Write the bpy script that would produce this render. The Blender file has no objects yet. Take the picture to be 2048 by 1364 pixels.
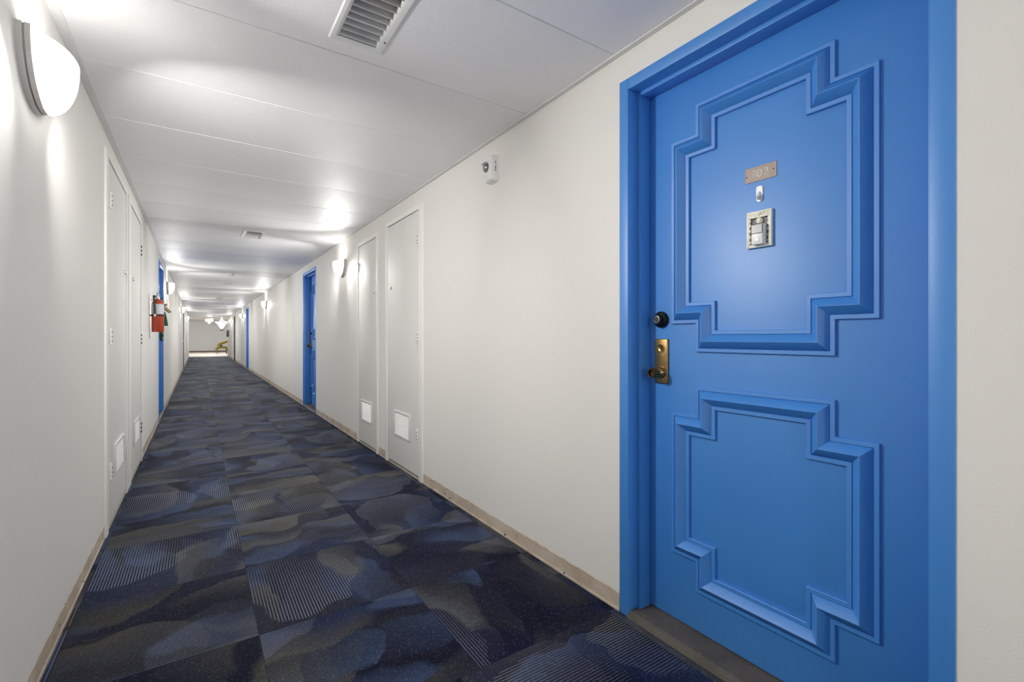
import bpy, bmesh, math, random
from mathutils import Vector, Matrix
random.seed(7)
PI = math.pi
SC = bpy.context.scene
COL = SC.collection

# ------------------------------------------------------------------ dimensions of the place (metres)
XR, XL = 1.43, -0.434          # right and left wall faces
H = 2.268                      # corridor ceiling
YB, YE = -5.2, 32.0            # corridor ends
LOB_Y, LOB_X0, LOB_X1, LOB_H = 41.6, -4.0, 6.0, 3.0
EYE = 1.118

# ------------------------------------------------------------------ materials
class NT:
    def __init__(s, name):
        s.m = bpy.data.materials.new(name); s.m.use_nodes = True
        s.t = s.m.node_tree; s.t.nodes.clear()
        s.out = s.n('ShaderNodeOutputMaterial'); s.b = s.n('ShaderNodeBsdfPrincipled')
        s.l(s.b.outputs[0], s.out.inputs[0])
    def n(s, t, **k):
        x = s.t.nodes.new(t)
        for a, v in k.items(): setattr(x, a, v)
        return x
    def l(s, a, b): s.t.links.new(a, b)
    def put(s, sock, v):
        if hasattr(v, 'is_output') or isinstance(v, bpy.types.NodeSocket): s.l(v, sock)
        else: sock.default_value = v
    def math(s, op, a, b=None, c=None, clamp=False):
        x = s.n('ShaderNodeMath', operation=op); x.use_clamp = clamp
        s.put(x.inputs[0], a)
        if b is not None: s.put(x.inputs[1], b)
        if c is not None: s.put(x.inputs[2], c)
        return x.outputs[0]
    def mix(s, f, a, b, mode='MIX'):
        x = s.n('ShaderNodeMix', data_type='RGBA', blend_type=mode)
        s.put(x.inputs[0], f); s.put(x.inputs[6], a); s.put(x.inputs[7], b)
        return x.outputs[2]
    def smooth(s, v, lo, hi):
        x = s.n('ShaderNodeMapRange', interpolation_type='SMOOTHSTEP')
        s.put(x.inputs[0], v); x.inputs[1].default_value = lo; x.inputs[2].default_value = hi
        return x.outputs[0]
    def comb(s, x, y, z=0.0):
        k = s.n('ShaderNodeCombineXYZ'); s.put(k.inputs[0], x); s.put(k.inputs[1], y); s.put(k.inputs[2], z)
        return k.outputs[0]
    def noise(s, vec, scale, detail=2, rough=.5):
        x = s.n('ShaderNodeTexNoise'); s.l(vec, x.inputs['Vector'])
        x.inputs['Scale'].default_value = scale; x.inputs['Detail'].default_value = detail
        x.inputs['Roughness'].default_value = rough
        return x.outputs[0]
    def pos(s): return s.n('ShaderNodeNewGeometry').outputs['Position']
    def bump(s, h, strength, dist=.002):
        x = s.n('ShaderNodeBump'); x.inputs['Strength'].default_value = strength
        x.inputs['Distance'].default_value = dist; s.l(h, x.inputs['Height'])
        s.l(x.outputs[0], s.b.inputs['Normal'])
def c4(c): return (c[0], c[1], c[2], 1.0)
def srgb(r, g, b):
    f = lambda v: (v/255/12.92 if v/255 <= .04045 else ((v/255+.055)/1.055)**2.4)
    return (f(r), f(g), f(b))
def plain(name, col, rough=.5, metal=0.0, emit=0.0, spec=None, coat=0.0, var=.06, vs=14, bump=0.0, bs=200):
    t = NT(name); p = t.pos()
    a = c4([v*(1-var) for v in col]); b = c4([min(1, v*(1+var)) for v in col])
    t.l(t.mix(t.noise(p, vs, 3), a, b), t.b.inputs['Base Color'])
    t.b.inputs['Roughness'].default_value = rough; t.b.inputs['Metallic'].default_value = metal
    if spec is not None: t.b.inputs['Specular IOR Level'].default_value = spec
    if coat: t.b.inputs['Coat Weight'].default_value = coat
    if emit:
        t.b.inputs['Emission Color'].default_value = c4(col); t.b.inputs['Emission Strength'].default_value = emit
    if bump: t.bump(t.noise(p, bs, 2), bump)
    return t.m

M = {}
def wall_paint(name, col, rough=.6):
    t = NT(name); p = t.pos()
    k = t.mix(t.noise(p, 1.3, 3), c4([v*.975 for v in col]), c4(col))
    sp = t.smooth(t.noise(p, 7.0, 5, .75), .735, .76)
    k = t.mix(t.math('MULTIPLY', sp, .25), k, c4((.45, .43, .40)))
    t.l(k, t.b.inputs['Base Color'])
    t.b.inputs['Roughness'].default_value = rough+.12; t.b.inputs['Specular IOR Level'].default_value = .18
    t.bump(t.noise(p, 170, 3), .22, .0015)
    return t.m
M['wall'] = wall_paint('wall paint', (.81, .794, .758))
M['slab'] = wall_paint('closet paint', (.75, .745, .72), .58)
M['casing'] = wall_paint('casing paint', (.85, .84, .81), .58)
M['lobby'] = wall_paint('lobby paint', (.60, .61, .615))
M['soffit'] = wall_paint('soffit paint', (.55, .54, .50))
t = NT('ceiling paint'); p = t.pos()
t.l(t.mix(t.noise(p, 2.0, 4), c4((.83, .83, .845)), c4((.88, .88, .895))), t.b.inputs['Base Color'])
t.b.inputs['Roughness'].default_value = .52; t.b.inputs['Specular IOR Level'].default_value = .4
t.bump(t.noise(p, 190, 3), .6, .0025)
M['ceiling'] = t.m
M['angle'] = plain('ceiling angle paint', (.72, .72, .72), .45, bump=.1)

def blue_paint():
    t = NT('blue door paint'); p = t.pos()
    k = t.mix(t.noise(p, 3.0, 3), c4((.042, .228, .635)), c4((.051, .255, .685)))
    chips = t.smooth(t.noise(p, 38, 4, .7), .742, .762)
    k = t.mix(t.math('MULTIPLY', chips, .55), k, c4((.45, .45, .47)))
    t.l(k, t.b.inputs['Base Color']); t.b.inputs['Roughness'].default_value = .47
    t.b.inputs['Specular IOR Level'].default_value = .95
    t.bump(t.noise(p, 230, 2), .12, .001)
    return t.m
M['blue'] = blue_paint()
M['grey_door'] = plain('grey door paint', (.11, .11, .115), .45)

def strip_mat():
    t = NT('bare plaster strip'); p = t.pos()
    k = t.mix(t.smooth(t.noise(p, 5.5, 5, .65), .35, .68), c4((.46, .37, .28)), c4((.60, .52, .43)))
    br = t.smooth(t.noise(p, 17, 5, .7), .60, .72)
    k = t.mix(t.math('MULTIPLY', br, .7), k, c4((.30, .17, .075)))
    v = t.n('ShaderNodeTexVoronoi'); v.inputs['Scale'].default_value = 15; t.l(p, v.inputs['Vector'])
    ns = t.noise(p, 60, 2)
    d = t.math('ADD', v.outputs['Distance'], t.math('MULTIPLY', ns, .12))
    k = t.mix(t.math('SUBTRACT', 1.0, t.smooth(d, .13, .19)), k, c4((.03, .022, .015)))
    wv = t.smooth(t.noise(p, 26, 4, .8), .70, .735)
    k = t.mix(wv, k, c4((.80, .77, .70)))
    t.l(k, t.b.inputs['Base Color']); t.b.inputs['Roughness'].default_value = .8
    t.bump(t.noise(p, 45, 5, .7), .55, .006)
    return t.m
M['strip'] = strip_mat()
M['edge'] = plain('pale strip edge', (.62, .56, .47), .8, var=.2, vs=30)
M['sill'] = plain('threshold strip', (.45, .40, .34), .7, var=.2, vs=20)
def worn():
    t = NT('worn dark threshold'); p = t.pos()
    k = t.mix(t.noise(p, 9, 6, .7), c4((.030, .026, .022)), c4((.17, .145, .118)))
    g = t.smooth(t.noise(p, 21, 6, .75), .64, .71)
    k = t.mix(g, k, c4((.42, .38, .33)))
    t.l(k, t.b.inputs['Base Color']); t.b.inputs['Roughness'].default_value = .6
    t.bump(t.noise(p, 60, 4), .4, .002)
    return t.m
M['worn'] = worn()
M['dark'] = plain('dark gap', (.012, .011, .010), .8)

def carpet():
    t = NT('patterned carpet tile'); p = t.pos()
    sx = t.n('ShaderNodeSeparateXYZ'); t.l(p, sx.inputs[0]); X, Y = sx.outputs[0], sx.outputs[1]
    u = t.math('DIVIDE', t.math('SUBTRACT', X, .190), .600); v = t.math('DIVIDE', t.math('SUBTRACT', Y, 1.375), .615)
    i = t.math('FLOOR', u); j = t.math('FLOOR', v)
    fu = t.math('SUBTRACT', t.math('FRACT', u), .5); fv = t.math('SUBTRACT', t.math('FRACT', v), .5)
    par = t.math('FLOORED_MODULO', t.math('ADD', i, j), 2.0)
    inv = t.math('SUBTRACT', 1.0, par)
    a = t.math('ADD', t.math('MULTIPLY', fu, inv), t.math('MULTIPLY', fv, par))
    b = t.math('ADD', t.math('MULTIPLY', fv, inv), t.math('MULTIPLY', fu, par))
    wn = t.n('ShaderNodeTexWhiteNoise', noise_dimensions='2D'); t.l(t.comb(i, j), wn.inputs['Vector'])
    rs = t.n('ShaderNodeSeparateColor'); t.l(wn.outputs['Color'], rs.inputs[0])
    qa = t.math('ADD', a, t.math('MULTIPLY', rs.outputs[0], 31.0)); qb = t.math('ADD', b, t.math('MULTIPLY', rs.outputs[1], 31.0))
    # slow wobble of the outlines
    wob = t.noise(t.comb(qa, qb), 2.2, 2)
    wob2 = t.noise(t.comb(t.math('ADD', qa, 7.7), qb), 2.2, 2)
    qa2 = t.math('ADD', qa, t.math('MULTIPLY', t.math('SUBTRACT', wob, .5), .38))
    qb2 = t.math('ADD', qb, t.math('MULTIPLY', t.math('SUBTRACT', wob2, .5), .38))
    def crescent(ka, kb, off, r, pw=1.3, sharp=.035, on=.22):
        va = t.math('ADD', t.math('MULTIPLY', qa2, ka), off); vb = t.math('ADD', t.math('MULTIPLY', qb2, kb), off*1.7)
        vo = t.n('ShaderNodeTexVoronoi', voronoi_dimensions='2D'); vo.inputs['Scale'].default_value = 1.0
        vo.inputs['Randomness'].default_value = .60
        t.l(t.comb(va, vb), vo.inputs['Vector'])
        ps = t.n('ShaderNodeSeparateXYZ'); t.l(vo.outputs['Position'], ps.inputs[0])
        cs = t.n('ShaderNodeSeparateColor'); t.l(vo.outputs['Color'], cs.inputs[0])
        da = t.math('SUBTRACT', va, ps.outputs[0]); db = t.math('SUBTRACT', vb, ps.outputs[1])
        an = t.math('MULTIPLY', cs.outputs[0], 2*PI)
        g = t.math('ADD', t.math('MULTIPLY', da, t.math('COSINE', an)), t.math('MULTIPLY', db, t.math('SINE', an)))
        g = t.math('ADD', t.math('DIVIDE', g, 2*r), .5, clamp=True)
        disc = t.math('SUBTRACT', 1.0, t.smooth(vo.outputs['Distance'], r-sharp, r+sharp))
        on = t.math('GREATER_THAN', cs.outputs[1], on)
        return t.math('MULTIPLY', t.math('MULTIPLY', disc, t.math('POWER', g, pw)), on)
    # yarn shade patches
    k = c4((.0042, .0064, .0240))
    spk = t.n('ShaderNodeTexWhiteNoise', noise_dimensions='2D')
    t.l(t.comb(t.math('FLOOR', t.math('MULTIPLY', X, 330)), t.math('FLOOR', t.math('MULTIPLY', Y, 330))), spk.inputs['Vector'])
    sv = spk.outputs['Value']
    dith = lambda m, amt=.8: t.math('MULTIPLY', m, t.math('ADD', t.math('MULTIPLY', sv, amt), 1-amt*.5), clamp=True)
    k = t.mix(dith(crescent(.70, 1.25, 3.1, .45, .9, .07)), k, c4((.0105, .0195, .0620)))
    k = t.mix(dith(crescent(.80, 1.6, 11.4, .44, .9, .10, .40)), k, c4((.0190, .0190, .0300)))
    k = t.mix(dith(crescent(.75, 1.9, 23.9, .42, 1.2, .05, .50)), k, c4((.054, .053, .045)))
    k = t.mix(dith(crescent(.75, 1.30, 37.2, .42, .6, .05)), k, c4((.0028, .0040, .0150)))
    k = t.mix(dith(crescent(.90, 2.5, 51.7, .44, 1.5, .06, .35)), k, c4((.034, .056, .120)))
    k = t.mix(dith(crescent(.80, 2.3, 131.3, .42, 1.5, .05, .55)), k, c4((.070, .071, .070)))
    # pin stripes: run along one tile axis, broken into stitches
    lw = t.math('FRACT', t.math('MULTIPLY', b, 52.0))
    line = t.math('SUBTRACT', 1.0, t.smooth(t.math('ABSOLUTE', t.math('SUBTRACT', lw, .5)), .09, .19))
    st = t.math('ADD', t.math('MULTIPLY', t.math('SINE', t.math('MULTIPLY', a, 2*PI*95)), .25), .75)
    line = t.math('MULTIPLY', line, st)
    reg1 = crescent(.85, 1.1, 67.3, .44, .7, .012, on=.48); reg2 = crescent(.9, 1.25, 83.1, .43, .8, .012, on=.66)
    k = t.mix(t.math('MULTIPLY', line, t.math('MULTIPLY', reg1, .85)), k, c4((.27, .295, .38)))
    k = t.mix(t.math('MULTIPLY', line, t.math('MULTIPLY', reg2, .80)), k, c4((.31, .295, .215)))
    # finer rib
    lr = t.math('FRACT', t.math('MULTIPLY', b, 104.0))
    rib = t.math('SUBTRACT', 1.0, t.smooth(t.math('ABSOLUTE', t.math('SUBTRACT', lr, .5)), .12, .34))
    reg3 = crescent(.8, 1.3, 97.9, .44, .6, .015, on=.35)
    k = t.mix(t.math('MULTIPLY', rib, t.math('MULTIPLY', reg3, .34)), k, c4((.10, .115, .17)))
    # speckle
    k = t.mix(t.math('MULTIPLY', t.math('GREATER_THAN', sv, .96), .14), k, c4((.42, .44, .52)))
    # joints
    ed = t.math('MAXIMUM', t.math('ABSOLUTE', fu), t.math('ABSOLUTE', fv))
    k = t.mix(t.math('MULTIPLY', t.smooth(ed, .495, .4985), .5), k, c4((.010, .012, .03)))
    t.l(k, t.b.inputs['Base Color']); t.b.inputs['Roughness'].default_value = .72
    t.b.inputs['Specular IOR Level'].default_value = .07
    t.b.inputs['Sheen Weight'].default_value = .12; t.b.inputs['Sheen Roughness'].default_value = .08
    t.b.inputs['Sheen Tint'].default_value = c4((.62, .68, .85))
    hh = t.math('ADD', t.math('MULTIPLY', rib, .4), sv)
    t.bump(hh, .35, .002)
    return t.m
M['carpet'] = carpet()
def tile_floor():
    t = NT('cream floor tile'); p = t.pos()
    br = t.n('ShaderNodeTexBrick'); t.l(p, br.inputs['Vector']); br.offset = 0
    br.inputs['Scale'].default_value = 1; br.inputs['Brick Width'].default_value = .45; br.inputs['Row Height'].default_value = .45
    br.inputs['Mortar Size'].default_value = .004
    br.inputs['Color1'].default_value = c4((.80, .70, .60)); br.inputs['Color2'].default_value = c4((.77, .67, .57)); br.inputs['Mortar'].default_value = c4((.5, .43, .37))
    t.l(br.outputs[0], t.b.inputs['Base Color']); t.b.inputs['Roughness'].default_value = .35
    return t.m
M['tile'] = tile_floor()
M['white'] = plain('white enamel', (.80, .80, .79), .35)
M['grille'] = plain('white grille paint', (.68, .68, .67), .4)
M['plastic'] = plain('white plastic', (.80, .80, .80), .3)
M['plaster'] = plain('sconce plate plaster', (.60, .585, .56), .6)
def lamp_glass(name, emit, clear):
    """white lamp glass: gives off its own soft glow and lets part of the bulbs' light through"""
    t = NT(name)
    t.b.inputs['Base Color'].default_value = (.95, .94, .92, 1); t.b.inputs['Roughness'].default_value = .35
    t.b.inputs['Emission Color'].default_value = (1, .985, .96, 1); t.b.inputs['Emission Strength'].default_value = emit
    tr = t.n('ShaderNodeBsdfTransparent'); mx = t.n('ShaderNodeMixShader'); mx.inputs[0].default_value = clear
    t.l(t.b.outputs[0], mx.inputs[1]); t.l(tr.outputs[0], mx.inputs[2]); t.l(mx.outputs[0], t.out.inputs[0])
    return t.m
M['shade'] = lamp_glass('lit sconce glass', 8.0, .6)
M['shade_in'] = lamp_glass('sconce glass inside', 3.0, .6)
M['glow'] = plain('lit lamp glass', (1.0, .98, .95), .35, emit=9.0, var=0.0)
M['brass'] = plain('aged brass', (.42, .27, .105), .30, 1.0, var=.35, vs=40, bump=.08)
M['brass_dark'] = plain('tarnished dark brass', (.10, .062, .028), .30, 1.0, var=.4, vs=50)
M['bronze'] = plain('brushed bronze plate', (.31, .245, .21), .5, .25, var=.12, vs=60)
M['black'] = plain('black metal', (.012, .012, .014), .28, .6)
M['blackp'] = plain('black plastic', (.02, .02, .023), .3)
M['tarnish'] = plain('tarnished steel', (.10, .10, .11), .25, 1.0, var=.3)
M['steel'] = plain('steel', (.55, .55, .55), .28, 1.0)
M['hinge'] = plain('painted hinge', (.78, .775, .75), .4)
M['pin'] = plain('dark hinge screws', (.06, .055, .045), .5)
M['letter'] = plain('engraved white digits', (.96, .95, .92), .5)
M['gilt'] = plain('cream and gilt casting', (.92, .85, .71), .35, .0, var=.22, vs=90, bump=.3, bs=300)
M['dull'] = plain('dull grey recess', (.14, .145, .16), .5)
M['lens'] = plain('strobe reflector', (.5, .5, .48), .12, .9)
M['redmark'] = plain('dark red lettering', (.09, .02, .02), .5)
M['red'] = plain('extinguisher red', (.42, .050, .014), .34, coat=.25)
M['label'] = plain('pale paper label', (.60, .62, .68), .5, var=.12, vs=120)
M['grey_ext'] = plain('dark extinguisher shell', (.07, .075, .08), .3, .4)
M['leaf'] = plain('wreath leaves', (.055, .16, .03), .6, var=.5, vs=60)
M['felt'] = plain('green felt', (.012, .115, .055), .85)
M['raffia'] = plain('tan raffia', (.46, .36, .19), .8, var=.25, vs=90)
M['mustard'] = plain('mustard upholstery', (.21, .165, .007), .8, var=.12)
M['olive'] = plain('olive wood', (.15, .12, .010), .5)
M['brownbase'] = plain('brown baseboard', (.11, .055, .035), .5)
M['fluffy'] = plain('white rug pile', (.85, .86, .88), .95, bump=.5)
M['slat'] = plain('vent blade enamel', (.62, .61, .60), .35)
M['duct'] = plain('duct interior', (.03, .028, .026), .8)
M['crystal'] = plain('chandelier metal', (.6, .58, .55), .25, .9)

# ------------------------------------------------------------------ mesh helpers
class B:
    def __init__(s): s.b = bmesh.new()
    def box(s, x0, x1, y0, y1, z0, z1, bev=0.0, seg=2):
        x0, x1 = sorted((x0, x1)); y0, y1 = sorted((y0, y1)); z0, z1 = sorted((z0, z1))
        r = bmesh.ops.create_cube(s.b, size=1.0)
        for v in r['verts']:
            v.co = Vector(((x0+x1)/2+v.co.x*(x1-x0), (y0+y1)/2+v.co.y*(y1-y0), (z0+z1)/2+v.co.z*(z1-z0)))
        if bev:
            es = list({e for v in r['verts'] for e in v.link_edges})
            bmesh.ops.bevel(s.b, geom=es, offset=bev, segments=seg, affect='EDGES', profile=.5)
        return s
    def quad(s, *ps):
        s.b.faces.new([s.b.verts.new(p) for p in ps]); return s
    def prism(s, pts, fn, a, c):
        """closed outline pts (2D) extruded: fn(p, depth) -> 3D"""
        A = [s.b.verts.new(fn(p, a)) for p in pts]; C = [s.b.verts.new(fn(p, c)) for p in pts]
        n = len(pts)
        s.b.faces.new(A); s.b.faces.new(C)
        for i in range(n): s.b.faces.new((A[i], A[(i+1) % n], C[(i+1) % n], C[i]))
        return s
    def loft(s, rings, closed=True, cap=True):
        R = [[s.b.verts.new(p) for p in r] for r in rings]; n = len(R[0])
        for a, c in zip(R, R[1:]):
            for i in range(n if closed else n-1):
                s.b.faces.new((a[i], a[(i+1) % n], c[(i+1) % n], c[i]))
        if cap and closed:
            s.b.faces.new(R[0]); s.b.faces.new(R[-1])
        return s
    def lathe(s, prof, origin, axis, seg=24, cap=True):
        """prof: (radius, along); axis direction"""
        ax = Vector(axis).normalized(); up = Vector((0, 0, 1)) if abs(ax.z) < .9 else Vector((1, 0, 0))
        u = ax.cross(up).normalized(); w = ax.cross(u); o = Vector(origin)
        rings = [[o+ax*z+(u*math.cos(2*PI*k/seg)+w*math.sin(2*PI*k/seg))*max(r, 1e-5) for k in range(seg)] for r, z in prof]
        return s.loft(rings, True, cap)
    def tube(s, pts, r, seg=8):
        P = [Vector(p) for p in pts]; rings = []; u = None
        for i, p in enumerate(P):
            d = (P[min(i+1, len(P)-1)]-P[max(i-1, 0)]).normalized()
            if u is None:
                up = Vector((0, 0, 1)) if abs(d.z) < .9 else Vector((1, 0, 0))
                u = d.cross(up).normalized()
            else:
                u = (u-d*u.dot(d)).normalized()          # carry the frame along without twisting
            w = d.cross(u)
            rr = r[i] if isinstance(r, (list, tuple)) else r
            rings.append([p+(u*math.cos(2*PI*k/seg)+w*math.sin(2*PI*k/seg))*rr for k in range(seg)])
        return s.loft(rings)
    def ball(s, c, rx, ry=None, rz=None, seg=14):
        ry = ry or rx; rz = rz or rx
        r = bmesh.ops.create_uvsphere(s.b, u_segments=seg, v_segments=max(6, seg//2), radius=1)
        for v in r['verts']: v.co = Vector((c[0]+v.co.x*rx, c[1]+v.co.y*ry, c[2]+v.co.z*rz))
        return s
    def make(s, name, mat, parent=None, smooth=None):
        bmesh.ops.recalc_face_normals(s.b, faces=s.b.faces[:])
        o = (0, 0, 0)
        if parent is not None:
            q = parent
            off = Vector(q.location)
            while q.parent: q = q.parent; off += Vector(q.location)
            o = off
        if parent is not None:
            for v in s.b.verts: v.co -= Vector(o)
        me = bpy.data.meshes.new(name); s.b.to_mesh(me); s.b.free()
        me.materials.append(mat)
        if smooth is not None:
            for f in me.polygons: f.use_smooth = True
            try: me.set_sharp_from_angle(angle=math.radians(smooth))
            except Exception: pass
        ob = bpy.data.objects.new(name, me); COL.objects.link(ob)
        if parent is not None: ob.parent = parent
        return ob
def root(name, loc, label, cat, group=None, kind=None):
    o = bpy.data.objects.new(name, None); COL.objects.link(o); o.location = loc; o.empty_display_size = .1
    return tag(o, label, cat, group, kind)
def tag(o, label=None, cat=None, group=None, kind=None):
    if label: o['label'] = label
    if cat: o['category'] = cat
    if group: o['group'] = group
    if kind: o['kind'] = kind
    return o
def dup(r, loc, rz, label):
    c = r.copy(); COL.objects.link(c); c.location = loc; c.rotation_euler = (0, 0, rz); c['label'] = label
    for ch in [x for x in COL.objects if x.parent == r]:
        d = ch.copy(); COL.objects.link(d); d.parent = c
        for g in [x for x in COL.objects if x.parent == ch]:
            e = g.copy(); COL.objects.link(e); e.parent = d
    return c

# ------------------------------------------------------------------ openings:  (y0, y1, z_top, frame width)
R_OPEN = [(.3262, 1.3472, 2.152), (3.360, 4.203, 2.150), (4.4325, 5.124, 2.120), (7.2925, 8.3135, 2.150), (18.28, 19.30, 2.150), (25.25, 26.25, 2.12)]
L_OPEN = [(3.420, 4.385, 2.175), (4.430, 5.420, 2.165), (7.715, 8.736, 2.150), (19.75, 20.75, 2.12)]
WT = .20
def wall_with_openings(x0, x1, openings, ya, yb, ztop, inset=.012):
    w = B(); y = ya
    for a, c, zt in openings:
        a += inset; c -= inset; zt -= inset
        w.box(x0, x1, y, a, 0, ztop); w.box(x0, x1, a, c, zt, ztop); y = c
    w.box(x0, x1, y, yb, 0, ztop)
    return w
def structure(o, label, cat): return tag(o, label, cat, kind='structure')

structure(wall_with_openings(XR, XR+WT, R_OPEN, YB, YE, H+.05).make('wall_right', M['wall']),
          'long off-white painted corridor wall holding the numbered blue door', 'wall')
structure(wall_with_openings(XL-WT, XL, L_OPEN, YB, YE, H+.05).make('wall_left', M['wall']),
          'off-white painted corridor wall with the fire extinguisher and big lit sconce', 'wall')
structure(B().box(XL-WT, XR+WT, YB-.15, YB, 0, H+.05).make('wall_rear', M['wall']), 'off-white wall closing the corridor behind the camera', 'wall')
structure(B().box(LOB_X0, LOB_X1, LOB_Y, LOB_Y+.15, 0, LOB_H).make('wall_end', M['lobby']), 'grey wall at the far end of the lobby', 'wall')
wf = B().box(LOB_X0, XL-WT, YE-.15, YE, 0, LOB_H).box(XR+WT, LOB_X1, YE-.15, YE, 0, LOB_H).box(XL-WT, XR+WT, YE-.15, YE, H+.05, LOB_H)
structure(wf.make('wall_lobby_front', M['lobby']), 'lobby wall around the mouth of the corridor', 'wall')
structure(B().box(LOB_X0-.15, LOB_X0, YE-.15, LOB_Y+.15, 0, LOB_H).make('wall_lobby_left', M['lobby']), 'side wall of the lobby out of sight to the left', 'wall')
structure(B().box(LOB_X1, LOB_X1+.15, YE-.15, LOB_Y+.15, 0, LOB_H).make('wall_lobby_right', M['lobby']), 'side wall of the lobby out of sight to the right', 'wall')
structure(B().box(LOB_X0, LOB_X1, LOB_Y-.9, LOB_Y, 2.36, LOB_H).make('trim_3', M['soffit']), 'dropped beige soffit along the top of the lobby end wall', 'soffit')
structure(B().box(XL-WT, XR+WT, YB, YE-.02, -.1, 0).make('floor', M['carpet']), 'dark blue patterned carpet tile floor of the corridor', 'floor')
structure(B().box(LOB_X0, LOB_X1, YE-.02, LOB_Y, -.1, -.004).make('floor_lobby', M['tile']), 'cream tiled lobby floor beyond the carpet', 'floor')
structure(B().box(LOB_X0, LOB_X1, YE-.15, LOB_Y, LOB_H, LOB_H+.1).make('ceiling_lobby', M['ceiling']), 'white ceiling of the lobby', 'ceiling')

# ceiling: two-foot panels across the hall, each sagging a little, with open joints; one opening per air vent
VENTS = [(1.455, 1.878), (5.775, 6.20), (11.46, 11.88), (16.2, 16.62)]
VX0, VX1 = .412, .614
def ceiling():
    w = B(); rng = random.Random(3)
    n0 = int((YB-1.36)//.613); pitch = .613
    ys = []; k = n0; g = .0022
    while 1.36+k*pitch < YE:
        a = 1.36+k*pitch; sag = rng.uniform(.0015, .0045); tilt = rng.uniform(-.0012, .0012)
        ys.append((a-g, .004)); ys.append((a-g*.3, .006)); ys.append((a+g*.3, .006)); ys.append((a+g, .004))
        for q in range(0, 11):
            f = q/10
            ys.append((a+g*1.6+(pitch-3.2*g)*f, -sag*math.sin(PI*f)+tilt*(f-.5)))
        k += 1
    xs = [XL-.05, XL, XL+.25, VX0+.012, (VX0+VX1)/2, VX1-.012, .9, 1.2, XR, XR+.05]
    ys = [q for q in ys if YB < q[0] < YE-.001]
    ys = [(YB-.01, 0)]+ys+[(YE, 0)]
    for a, c in VENTS:      # rows that end exactly on the vent openings
        for e in (a+.012, c-.012):
            near = min(ys, key=lambda q: abs(q[0]-e))
            ys = [q for q in ys if abs(q[0]-e) > .004]+[(e, near[1])]
    ys.sort()
    grid = [[w.b.verts.new((x, y, H+dz)) for x in xs] for y, dz in ys]
    for r in range(len(ys)-1):
        ym = (ys[r][0]+ys[r+1][0])/2
        for q in range(len(xs)-1):
            xm = (xs[q]+xs[q+1])/2
            if VX0+.012 < xm < VX1-.012 and any(a+.012 < ym < c-.012 for a, c in VENTS): continue
            w.b.faces.new((grid[r][q], grid[r+1][q], grid[r+1][q+1], grid[r][q+1]))
    o = w.make('ceiling', M['ceiling'], smooth=14)
    # face normals downwards
    me = o.data
    if me.polygons[0].normal.z > 0: me.flip_normals()
    structure(o, 'white stippled panel ceiling with joints running across the hall', 'ceiling')
ceiling()
structure(B().box(XL-.05, XR+.05, YB, YE, H+.30, H+.36).make('ceiling_upper', M['dark']), 'dark void above the ceiling panels', 'ceiling')
structure(B().box(XL, XL+.034, YB, YE-.16, H-.0075, H+.004, .0012).make('trim_1', M['angle']), 'thin pale angle strip where the left wall meets the ceiling', 'trim')
structure(B().box(XR-.024, XR, YB, YE-.16, H-.0075, H+.004, .0012).make('trim_2', M['angle']), 'thin pale angle strip where the right wall meets the ceiling', 'trim')

# bare strips where the baseboard was pulled off
def strip(name, sx, x, a, c, label, hh=.073):
    rng = random.Random(int(a*100)+(5 if sx > 0 else 0)); w = B()
    n = max(2, int((c-a)/.035)); th = .0022
    top = [hh+rng.uniform(-.0025, .0025)+(.004 if rng.random() < .06 else 0) for _ in range(n+1)]
    rings = []
    for k in range(n+1):
        y = a+(c-a)*k/n
        rings.append([(x, y, 0), (x-sx*th*2.4, y, 0), (x-sx*th*2.4, y, .008), (x-sx*th, y, .011), (x-sx*th*.8, y, top[k]), (x, y, top[k]+.002)])
    w.loft(rings)
    return structure(w.make(name, M['strip']), label, 'baseboard')
strips_r = [(YB+.01, .325, 'bare tan plaster strip at the floor right of the numbered door'),
            (1.349, 3.352, 'bare tan plaster strip between the numbered door and the near closet, with nail holes'),
            (4.210, 4.426, 'short bare strip between the two closet doors on the right wall'),
            (5.131, 7.290, 'bare strip between the far right closet and the second blue door'),
            (8.316, 18.275, 'long bare strip beyond the second blue door on the right wall'),
            (19.305, 25.245, 'bare strip on the right wall beyond the farthest blue door'),
            (26.255, YE-.16, 'last bare strip on the right wall near the lobby')]
strips_l = [(YB+.01, 3.412, 'bare crumbling strip at the floor along the near left wall'),
            (4.392, 4.424, 'sliver of bare strip between the two closet doors on the left wall'),
            (5.427, 7.712, 'bare strip on the left wall under the red fire extinguisher'),
            (8.740, 19.745, 'long bare strip on the left wall beyond the left blue door'),
            (20.755, YE-.16, 'last bare strip on the left wall near the lobby')]
for k, (a, c, lb) in enumerate(strips_r): strip('baseboard_right_%d' % (k+1), 1, XR, a, c, lb)
for k, (a, c, lb) in enumerate(strips_l): strip('baseboard_left_%d' % (k+1), -1, XL, a, c, lb)
structure(B().box(LOB_X0, LOB_X1, LOB_Y-.02, LOB_Y, 0, .09).make('baseboard_end', M['brownbase']), 'dark brown baseboard along the lobby end wall', 'baseboard')

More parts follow.
